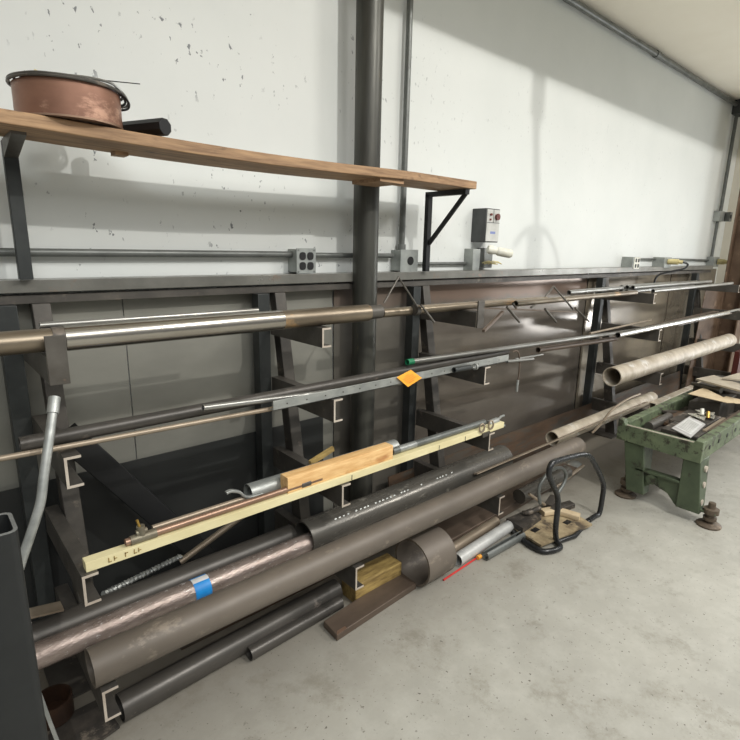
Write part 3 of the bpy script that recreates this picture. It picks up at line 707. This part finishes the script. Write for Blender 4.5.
for k in range(34):
    x = p0.x+.12+k*.022+random.uniform(0, .004)
    if random.random() < .6:
        a_ = math.radians(128); yy, zz = -.515+.0713*math.cos(a_), p0.z+.0713*math.sin(a_)
        hexa(b, [(x, yy-.002, zz-.0045), (x+random.uniform(.006, .014), yy-.002, zz-.0045), (x+.012, yy+.005, zz+.0045), (x+.002, yy+.005, zz+.0045)], (0, -.0004, .0004))
part('stencil_marks', b, 'galvanised', bp, 'faded pale stencilled marks', smooth=False)
tp = thing('taupe_pipe', 'long thick brown-grey pipe in front, lowest arms', 'pipe', (1.2, -.675, z))
p0, p1 = at(90, 668, -.675), at(577, 448, -.675); p0.z = z+.056; p1.z = z+.056
part('pipe_body', tube(B(), p0, p1, .055, .006, 48), 'pipe_taupe', tp)
ye = -.575
b = B(); p0, p1 = at(475, 481, -.60), at(645, 411, -.60); p0.z = p1.z = z+.10
sweep(b, rect(.006, .025), p0, p1, (0, -1, .4)); solo('flat_bar', b, 'tan_tube', 'narrow flat bar lying between taupe pipe and black pipe', 'flat bar')
wp = thing('pale_pipe', 'short pale pipe with dark open end beyond the black pipe', 'pipe', (3.5, -.5, z))
p0, p1 = at(552, 438.5, -.5), at(650, 409.5, -.5); p0.z = p1.z = z+.048
part('pipe_body', tube(B(), p0, p1, .047, .005, 40), 'pale_pipe', wp)
p0, p1 = atz(652, 406, .304), atz(703, 384, .304)
b = B(); sweep(b, rect(.05, .05), p0, p1, None, rect(.042, .042)); solo('square_tube', b, 'pale_pipe', 'pale square tube beyond the open-ended pale pipe', 'tube')
b = B(); q = at(581, 428, -.545)
for dx in (0, .07): box(b, (q.x-.04+dx, q.y-.01, q.z-.015), (q.x-.02+dx, q.y+.06, q.z-.008+.004))
box(b, (q.x-.04, q.y-.012, q.z-.02), (q.x+.05, q.y, q.z-.006)); box(b, (q.x-.04, q.y+.05, q.z-.02), (q.x+.05, q.y+.062, q.z-.004))
solo('bracket_plate', b, 'tan_tube', 'small slotted steel bracket sitting on the pale pipe', 'bracket', bev=.002)
b = B(); rod(b, smooth_path([at(592, 433, -.56), at(600, 425, -.58), at(612, 410, -.6), at(626, 400, -.6), at(640, 394, -.6)]), .008, 8)
solo('curved_rod', b, 'tan_tube', 'curved cream rod rising from the pale pipe', 'rod')

# small parts lower left
b = B(); p0, p1 = at(180, 562, -.36), at(245, 514, -.36); tube(b, p0, p1, .012); solo('brown_tube', b, 'tan_tube', 'slanted tan tube below the cream bar', 'tube')
b = B(); p0, p1 = at(103, 594, -.4), at(181, 556, -.4); N = 60
rod(b, [p0.lerp(p1, i/N)+Vector((0, .002*math.sin(i*2.1), .002*math.cos(i*2.7))) for i in range(N+1)], .009, 8); solo('rough_bar', b, 'galvanised', 'rough silvery threaded bar above the dark pipe, left', 'bar')
bc = thing('bent_conduit', 'bent galvanised conduit leaning beside the left rack frame', 'conduit', at(25, 560, -.6))
pp = smooth_path([at(53, 410, -.56), at(49, 440, -.6), at(44, 475, -.63), at(41, 500, -.65), at(36, 518, -.66), at(27, 545, -.67), at(18, 572, -.68), at(10, 600, -.69)], 5)
part('pipe', rod(B(), pp, .0115, 14), 'galvanised', bc)
d_ = (pp[0]-pp[3]).normalized(); part('coupling', tube(B(), pp[0]-d_*.01, pp[0]+d_*.035, .0145, .003), 'galvanised', bc)
b = B(); rod(b, smooth_path([at(36, 686, -.82), at(42, 700, -.82), at(50, 722, -.82), at(60, 748, -.82)]), .01, 8, prof=rect(.008, .03)); solo('steel_strap', b, 'galvanised', 'narrow steel strap curving to the floor beside the square post', 'strap')
b = B(); q = [at(28, 616, -.5), at(42, 606, -.5), at(62, 602, -.5), at(62, 610, -.5), at(46, 611, -.5), at(28, 616.5, -.5)]
p0, p1 = at(28, 614, -.44), at(62, 606, -.44); sweep(b, rect(.05, .006), p0, p1); solo('flat_bar', b, 'tan_tube', 'short pale flat bar poking out near the square post', 'flat bar')

# foreground square post
sq = thing('square_post', 'dark square steel tube standing upright in the left foreground', 'steel tube', (.02, -.95, 0))
b = B(); W_ = .1
c1 = at(19, 531, -.97); cxp = c1.x-W_/2; cyp = -.97+W_/2; ztop = c1.z
prof = [(a, c) for a, c in rect(W_, W_, .016)]; inn = [(a, c) for a, c in rect(W_-.014, W_-.014, .01)]
def vtube(b, cx_, cy_, z0, z1, prof, inn, tw=0):
    R_ = [[b.verts.new((cx_+a, cy_+c, zz)) for a, c in pr] for zz in (z0, z1) for pr in (prof, inn)]
    bridge(b, R_[0], R_[2]); bridge(b, R_[1], R_[3], True); bridge(b, R_[0], R_[1]); bridge(b, R_[2], R_[3])
vtube(b, cxp, cyp, 0, ztop, prof, inn); part('tube_body', b, 'post_black', sq)
b = B(); vtube(b, cxp, cyp, ztop, ztop+.001, prof, inn); part('cut_end', b, 'post_edge', sq, 'paler saw-cut rim')

# ------------------------------------------------------------------ things on the floor
pf = thing('floor_pipe', 'long dark pipe lying on the floor under the rack', 'pipe', (.75, -.6, 0))
p0, p1 = Vector((.335, -.548, .046)), atz(336, 589, .046)
part('pipe_body', tube(B(), p0, p1, .045, .005, 40), 'pipe_dark', pf)
b = B(); tube(b, atz(249, 654, .027), atz(340, 602, .027), .026, .004, 32); solo('floor_pipe', b, 'pipe_dark', 'short dark pipe on the floor left of the timber block', 'pipe')
# channel scrap on the floor under left
b = B(); q = [atz(30, 735, .01), atz(100, 700, .01), atz(120, 728, .01), atz(60, 770, .01)]; hexa(b, q, (0, 0, .008)); solo('floor_plate', b, 'dark_scrap', 'dark steel plate on the floor beside the square post', 'steel plate')
b = B(); c0 = atz(52, 695, .1); lathe(b, (c0.x, c0.y, .02), [(.048, 0), (.055, .002), (.055, .07), (.05, .07), (.05, .01), (.001, .009)], 36); solo('rusty_ring', b, 'rust_dark', 'rusty brown ring standing under the pipes at lower left', 'ring')
# ring section
rg = thing('pipe_ring', 'short cut ring of large pipe under the taupe pipe', 'pipe ring', (1.65, -.65, 0))
part('ring_body', tube(B(), (1.56, -.65, .111), (1.74, -.65, .111), .11, .009, 56), 'pipe_taupe', rg)
# timber block
b = B(); pa_, pb_ = at(356, 587, -.6), at(402, 561, -.6)
box(b, (pa_.x, -.6, .0), (pb_.x, -.5, .5*(pa_.z+pb_.z))); tb = solo('timber_block', b, 'timber', 'yellowish timber block standing under the lowest arm', 'wood block', bev=.004)
# flat dark bar
q = [atz(323.5, 621, .03), atz(355, 600, .03), atz(402, 572.5, .03), atz(416.5, 583, .03), atz(337, 635, .03)]
db = thing('flat_bar', 'thick dark steel bar with chamfered end on the floor', 'steel bar', Vector((q[0].x, q[0].y, 0)))
part('bar_body', hexa(B(), [p-Vector((0, 0, .0295)) for p in q], (0, 0, .0295)), 'brown_bar', db, bev=.003)
e0 = [atz(337, 635, .0302), atz(347, 628.5, .0302), atz(345, 626, .0302), atz(337, 631, .0302)]; part('bevel', hexa(B(), e0, (0, 0, .0006)), 'copper_tube', db, 'bright coppery bevel')
# tubes
z_ = .031
def ftube(a, b_, r, m, name, label, wall=.003):
    p0, p1 = atz(a[0], a[1], r), atz(b_[0], b_[1], r); return solo(name, tube(B(), p0, p1, r, wall, 32), m, label, 'tube')
ftube((457, 560), (509, 526), .031, 'bright_tube', 'floor_tube', 'bright open-ended steel tube on the floor, shiniest of three')
ftube((452, 549), (496, 521), .026, 'tan_tube', 'floor_tube', 'duller tube on the floor behind the bright one')
p0, p1 = atz(485, 556, .024), atz(522, 535, .024)
b = B(); s_, u_ = frame(p1-p0)
oa = [(.024*math.cos(a), .024*math.sin(a)) for a in [math.radians(115+310*i/24) for i in range(25)]]; ia = [(.019*math.cos(a), .019*math.sin(a)) for a in [math.radians(425-310*i/24) for i in range(25)]]
sweep(b, oa+ia, p0, p1); solo('slotted_tube', b, 'conduit_grey', 'grey slotted tube on the floor nearest the red rod', 'tube')
b = B(); rod(b, [atz(443.5, 580, .005), atz(487, 551, .006)], .0045, 8); solo('red_rod', b, 'red_rod', 'thin red rod lying on the concrete floor', 'rod')
b = B(); c0 = atz(479, 557, .012); tube(b, c0-Vector((.012, 0, 0)), c0+Vector((.012, 0, 0)), .011); solo('orange_cap', b, 'orange_cap', 'small orange cap beside the slotted tube', 'cap')

# handle stand with dirty plate
hs = thing('tube_stand', 'black tubular handle stand with dirty base plate on floor', 'handle stand', atz(560, 540, 0))
pts = [(556.5, 543), (555.5, 530), (558, 500), (552.5, 484), (549, 474), (551, 465), (557, 461), (580, 455), (588.5, 456), (594, 463), (603, 483), (602, 500), (598, 522), (594, 528), (587, 530)]
Yh = -.9
zb = at(556, 545, Yh).z
def hp(x, y):
    p = at(x, y, Yh); 
    return p
P_ = [hp(*p) for p in pts]
zmin = min(p.z for p in P_); 
P_ = [Vector((p.x, Yh+(.0), max(p.z, .016))) for p in P_]
part('handle', rod(B(), smooth_path(P_, 5), .0145, 14), 'black_paint', hs)
base = [atz(560, 548, .016), atz(545, 551.5, .016), atz(533, 547, .016), atz(518, 536, .016), atz(506, 523, .016)]
part('base_rail', rod(B(), smooth_path([P_[0]]+base, 5), .0145, 14), 'black_paint', hs)
part('base_rail', rod(B(), [P_[-1], atz(575, 536, .016), P_[0]+Vector((0, 0, -.003))], .0125, 12), 'black_paint', hs)
q = [atz(505, 525, .02), atz(541, 547, .02), atz(592, 526, .02), atz(556, 503, .02)]
part('base_plate', hexa(B(), q, (0, 0, .012)), 'dirty_plate', hs, 'dirty tan base plate')
def onq(u, v, z): p = q[0].lerp(q[3], u).lerp(q[1].lerp(q[2], u), v); return Vector((p.x, p.y, z))
for u, v in ((.2, .55), (.72, .7), (.55, .15)): 
    c0 = onq(u, v, .0325); part('bolt_hole', box(B(), c0-Vector((.025, .015, 0)), c0+Vector((.025, .015, .002))), 'socket_black', hs)
part('motor_bed', hexa(B(), [onq(.0, .02, .033), onq(.0, .5, .033), onq(.45, .35, .033), onq(.45, .02, .033)], (0, 0, .03)), 'dark_scrap', hs)
part('pivot_arm', rod(B(), smooth_path([onq(.25, .1, .07), onq(.3, .2, .08), onq(.5, .2, .08)]), .014, 10), 'dark_scrap', hs)
hr = []
for x, y in ((540, 503), (539, 488), (547, 474), (556, 468), (563, 469), (566, 476), (563, 485), (557, 494)): hr.append(at(x, y, -.84))
b = B(); rod(b, smooth_path(hr, 5), .009, 10); solo('hose_loop', b, 'conduit_grey', 'grey hose loop curling up behind the black handle', 'hose')
solo('clamp_screw', rod(B(), [at(529, 494, -.75), at(538, 500, -.77), at(545, 505, -.79)], .008, 8), 'tan_tube', 'thin pale clamp screw left of the hose loop', 'screw')
pw = thing('wood_scrap', 'curved piece of wood lying on the dirty base plate', 'wood scrap', onq(.7, .4, .033))
part('piece', rod(B(), smooth_path([onq(.55, .22, .048), onq(.75, .35, .05), onq(.93, .75, .045)]), .02, 8, prof=rect(.05, .03, .006)), 'cardboard', pw)
for k, (x, y, L) in enumerate(((548, 507, .12), (553, 512, .1), (560, 508, .08))):
    c0 = atz(x, y, .05); b = B(); sweep(b, rect(.05, .03, .004), c0, c0+Vector((L, .03-.03*k, .01))); solo('scrap_piece', b, 'dark_scrap', ['dark steel offcut under the hose loop', 'dark scrap piece touching the wood on the base plate', 'small dark scrap piece furthest right on the base plate'][k], 'scrap')
b = B(); p0, p1 = atz(555, 487, .05), atz(583, 466, .05); tube(b, p0, p1, .012); solo('pale_rod', b, 'tan_tube', 'pale rod on floor seen through the black handle', 'rod')
b = B(); lathe(b, atz(575, 466, .0), [(.06, 0), (.06, .006), (.03, .03), (.001, .032)], 20); solo('metal_cap', b, 'galvanised', 'silvery cap on the floor seen through the handle', 'cap')
# bars lying at floor level under the taupe pipe
b = B(); p0, p1 = Vector((1.9, -.5, .03)), Vector((3.3, -.45, .03)); sweep(b, rect(.16, .05), p0, p1); solo('floor_beam', b, 'brown_bar', 'brown flat steel beam on the floor under the rack, right', 'steel beam', bev=.003)
b = B(); tube(b, Vector((2.5, -.59, .115)), Vector((3.05, -.58, .115)), .042); solo('threaded_bar', b, 'pipe_black', 'dark knurled bar under the taupe pipe', 'bar')
b = B(); sweep(b, rect(.1, .06), Vector((.6, -.33, .03)), Vector((3.0, -.3, .03))); solo('floor_beam', b, 'rust_plate', 'rusty beam on the floor behind the big pipes', 'steel beam')

# ------------------------------------------------------------------ green cast bench
BX, BL, BR = 3.2, -.80, -1.27
ZT = .47
gb = thing('green_bench', 'green painted cast iron machine bench with open top', 'machine bench', (3.8, -1.03, 0))
BE = 4.95
b = B(); hexa(b, [(BX, BL, .37), (BX, BL, ZT+.03), (BX, BL-.03, ZT+.03), (BX, BL-.045, ZT), (BX, BR+.05, ZT), (BX, BR+.04, ZT+.015), (BX, BR, ZT+.015), (BX, BR, .36), (BX, BR+.08, .36), (BX, BL-.1, .37)], (.045, 0, 0)); part('end_apron', b, 'green_paint', gb, bev=.003)
b = B(); box(b, (BX+.045, BL-.05, .39), (BE, BL, ZT+.01)); part('side_rail', b, 'green_paint', gb, bev=.003)
b = B(); box(b, (BX+.045, BR, .37), (BE, BR+.05, ZT+.012)); part('side_rail', b, 'green_paint', gb, bev=.003)
part('bed', box(B(), (BX+.045, BR+.05, .385), (BE, BL-.05, .4)), 'dark_scrap', gb, 'dark bed plate')
part('edge_strip', box(B(), (BX+.005, BR+.05, ZT), (BX+.015, BL-.05, ZT+.003)), 'cut_steel', gb, 'bright worn edge')
def leg(x_, dx, y0, y1, yb0, yb1, m, zb=.06):
    b = B(); T_ = [(x_, y0), (x_+dx, y0), (x_+dx, y1), (x_, y1)]; Bm = [(x_-.0, yb0), (x_+dx*.55, yb0), (x_+dx*.55, yb1), (x_, yb1)]
    A_ = [b.verts.new((p, q_, zb)) for p, q_ in Bm]; C_ = [b.verts.new((p, q_, .37)) for p, q_ in T_]
    bridge(b, A_, C_); b.faces.new(A_[::-1]); b.faces.new(C_); return part('leg', b, m, gb, bev=.005)
for xx, sgn in ((BX+.01, 1), (4.75, 1)):
    leg(xx, .15, BL-.045, BL-.165, BL-.095, BL-.2, 'green_dark'); leg(xx, .15, BR+.09, BR+.0, BR+.09, BR-.035, 'green_dark')
    b = B(); hexa(b, [(xx+.02, BL-.13, .215), (xx+.02, BR+.08, .215), (xx+.02, BR+.07, .06), (xx+.02, BR+.1, .06), (xx+.02, BR+.15, .115), (xx+.02, (BL+BR)/2, .145), (xx+.02, BL-.2, .115), (xx+.02, BL-.15, .07)], (.03, 0, 0)); part('cross_web', b, 'green_dark', gb, bev=.004)
    part('boss', tube(B(), (xx+.022, -1.03, .175), (xx+.0, -1.03, .175), .03), 'green_dark', gb)
    part('web_rib', box(B(), (xx+.0, BR+.09, .205), (xx+.055, BL-.13, .22)), 'green_dark', gb, bev=.003)
for zz, xx in ((.31, .075), (.22, .06), (.12, .04)): part('bolt_head', tube(B(), (BX+.01+xx, BR-.001-.012*(1-zz/.37)*2, zz), (BX+.01+xx, BR-.012-.03*(1-zz/.37), zz), .018), 'cut_steel', gb, 'pale bolt head')
for i in range(7): part('rail_hole', tube(B(), (BX+.12+.16*i, BR-.001, .43), (BX+.12+.16*i, BR-.003, .43), .013), 'socket_black', gb)
for xx in (BX+.0, 4.8):
    for y_, dy in ((BL-.075, 0), (BR+.02, -.10)):
        ft = lathe(B(), (xx+.05 if dy else xx+.06, y_+dy-(0 if dy else .005), 0), [(.062, 0), (.064, .01), (.05, .02), (.02, .022), (.02, .035), (.034, .037), (.034, .055), (.022, .057), (.022, .075), (.04, .077), (.04, .105), (.02, .108), (.018, .14), (.001, .142)], 20)
        part('levelling_foot', ft, 'rust_bed', gb, 'dark bolt foot')
        part('foot_lug', box(B(), (xx+.02, min(y_, y_+dy*1.3), .076), (xx+.08, max(y_, y_+dy*1.3), .09)), 'green_dark', gb, bev=.003)
# contents
zt = .4
solo('iron_frame', sweep(B(), rect(.03, .03), (3.3, -1.2, .42), (3.3, -.87, .42)), 'green_dark', 'green iron cross piece low inside the near end of the bench', 'iron piece', bev=.003)
solo('steel_roller', tube(B(), (3.42, -.9, .43), (3.75, -.9, .43), .028), 'grey_steel', 'grey steel roller lying along the left rail inside the bench', 'roller')
solo('steel_bracket', sweep(B(), rect(.05, .012), (4.0, -.88, .41), (3.75, -.86, .455)), 'dark_scrap', 'dark bracket leaning in the left rear of the bench', 'bracket')
def slab(name, label, cat, q, zz, th, m, bev=0): 
    pts = [atz(x, y, zz) for x, y in q]; return solo(name, hexa(B(), pts, (0, 0, -th)), m, label, cat, bev=bev)
slab('rust_plate', 'rusty brown plate lying in the green bench, left side', 'steel plate', [(650, 413), (660, 409), (692, 412), (690, 419), (672, 424), (652, 419)], .43, .02, 'rust_plate')
nb = thing('paper_pad', 'grey paper pad in a clear sleeve on the green bench', 'pad', atz(688, 428, .47))
q = [atz(671.5, 428, .475), atz(690, 416, .48), (atz(705.5, 424, .48)), atz(690.5, 437.5, .475)]; part('sleeve', hexa(B(), q, (0, 0, -.006)), 'paper', nb)
def pq(u, v): return q[0].lerp(q[1], u).lerp(q[3].lerp(q[2], u), v)+Vector((0, 0, .001))
part('page', hexa(B(), [pq(.12, .08), pq(.9, .08), pq(.9, .9), pq(.12, .9)], (0, 0, .001)), 'white_label', nb, 'printed page')
b = B()
for k in range(9): hexa(b, [pq(.2+.07*k, .15), pq(.215+.07*k, .15), pq(.215+.07*k, .8), pq(.2+.07*k, .8)], (0, 0, .0025))
part('print_lines', b, 'panel_silver', nb, 'faint print')
solo('support_block', box(B(), (3.33, -1.2, .402), (3.55, -1.0, .467)), 'dark_scrap', 'dark steel block under the paper pad', 'steel block', bev=.004)
b = B(); c0 = atz(703, 419, .47)
for k in range(9):
    a = random.uniform(0, 6.3); r_ = random.uniform(.02, .07); p = c0+Vector((r_*1.2*math.cos(a), r_*math.sin(a), random.uniform(-.01, .02)))
    hexa(b, [p, p+Vector((.06, .01, .012)), p+Vector((.05, .06, -.006)), p+Vector((-.01, .05, .015))], (0, 0, .003))
solo('foil_bag', b, 'foil', 'crumpled shiny clear bag beside the paper pad', 'bag', smooth=False)
for x, y in ((702, 412), (708, 415)):
    p = atz(x, y+3, .5); b = B(); tube(b, p, p+Vector((.02, .01, .035)), .011, 0, 12); solo('small_fitting', b, 'white_plastic' if x == 702 else 'brass', 'small white fitting standing on the clear bag' if x == 702 else 'small brass fitting standing on the clear bag', 'fitting')
solo('scrap_piece', box(B(), (3.6, -1.15, .4), (3.95, -.95, .455)), 'dark_scrap', 'dark steel block under the clear bag', 'steel block', bev=.005)
b = B(); p0, p1 = atz(704, 432, .465), atz(724, 419, .465); sweep(b, rect(.018, .02), p0, p1); solo('tan_strip', b, 'tan_tube', 'tan strip lying along the near rail of the bench', 'strip')
b = B(); p0, p1 = atz(712, 432, .46), atz(740, 412, .46); sweep(b, rect(.02, .02), p0, p1); solo('dark_strip', b, 'brown_bar', 'brown strip against the near rail of the bench', 'strip')
b = B(); q0 = atz(720, 421, .402); hexa(b, [(4.0, -1.12, .402), (4.0, -.93, .402), (4.0, -.93, .5), (4.0, -1.12, .53)], (.5, -.0, 0)); solo('steel_box', b, 'grey_steel', 'grey steel box standing in the bench under the cardboard', 'steel box', bev=.004)
slab('cardboard_piece', 'pale triangular cardboard sheet on the green bench', 'cardboard', [(688, 393.5), (704, 387.5), (734, 402.5), (727, 402.5)], .56, .004, 'cardboard')
slab('cardboard_piece', 'brown cardboard sheet beside the triangular one on the bench', 'cardboard', [(722, 398.5), (726, 396), (748, 401), (748, 403.5), (735, 403)], .552, .004, 'cardboard')
slab('grey_board', 'greyish wooden board on top of the pile, far bench end', 'board', [(696, 378.5), (714, 375), (745, 385.5), (745, 391.5)], .62, .012, 'grey_board')
slab('grey_board', 'second pale board at the right edge of the pile', 'board', [(722, 377.5), (740, 372.5), (748, 376), (748, 380)], .64, .012, 'grey_board')
b = B(); p0, p1 = atz(692, 383.5, .57), atz(717, 389.5, .57); tube(b, p0, p1, .014); d_ = (p1-p0).normalized(); tube(b, p1, p1+d_*.03, .026, 0, 6); solo('long_bolt', b, 'grey_steel', 'long steel bolt lying below the grey board', 'bolt')
solo('steel_block', box(B(), (4.35, -1.2, .4), (4.9, -.84, .54)), 'dark_scrap', 'dark steel block carrying the boards at bench far end', 'steel block', bev=.004)
solo('white_block', box(B(), atz(697, 400, .45), atz(708, 400, .45)+Vector((0, .03, .02))), 'white_plastic', 'small white block under the triangular cardboard', 'block')
b = B(); hexa(b, [(6.2, -.62, 0), (6.5, -.62, 0), (6.5, -.62, .55), (6.2, -.62, .55)], (0, -.05, 0)); solo('red_plate', b, 'red_paint', 'dark red steel piece on the floor at the right edge', 'steel plate')
for k, (x, y, w_, h_) in enumerate(((4.5, -1.75, .3, .1), (4.9, -1.5, .25, .14))):
    b = B(); hexa(b, [(x, y, 0), (x+w_, y+.05, 0), (x+w_*.8, y+.04, h_), (x+.05, y, h_*.7)], (0, .2, 0)); solo('scrap_piece', b, 'dark_scrap', ['dark scrap metal lump on the floor behind the green bench', 'dark scrap lump farther back behind the green bench'][k], 'scrap', bev=.01)

# ------------------------------------------------------------------ overhead air hose with tool, hanging on its line in the room beside the camera
ah = thing('air_hose', 'yellow coiled air hose hanging from the ceiling edge', 'air hose', (2.85, -1.75, 2.55))
LPt = Vector((2.3, -3.9, 3.95))
def toward(x, z_, f=.449): w_ = Vector((x, 0, z_)); return w_.lerp(LPt, f)
a0, a1 = toward(3.24, 2.95), toward(3.27, 2.3); 
def coil(a, b_, r, turns, th): return rod(B(), [a.lerp(b_, i/(turns*14))+Vector((r*math.cos(2*PI*i/14), r*math.sin(2*PI*i/14), 0)) for i in range(turns*14+1)], th, 6)
part('tight_coil', coil(toward(3.24, 3.0), toward(3.26, 2.36), .037, 22, .008), 'yellow_hose', ah)
part('stretched_coil', coil(toward(3.25, 2.36), toward(3.36, 1.78), .017, 22, .0075), 'yellow_hose', ah)
part('coupling', tube(B(), toward(3.36, 1.784), toward(3.365, 1.70), .018), 'valve_metal', ah)
part('hose_tail', rod(B(), smooth_path([toward(3.365, 1.66), toward(3.52, 1.62), toward(3.66, 1.5), toward(3.72, 1.38)]), .013, 8), 'black_rubber', ah)
part('hose_tail', rod(B(), smooth_path([toward(3.365, 1.66), toward(3.22, 1.61), toward(3.12, 1.52)]), .011, 8), 'black_rubber', ah)
b = B(); c0 = toward(3.37, 1.40); box(b, c0-Vector((.05, .02, .02)), c0+Vector((.05, .02, .12))); part('tool_body', b, 'black_rubber', ah, bev=.01)
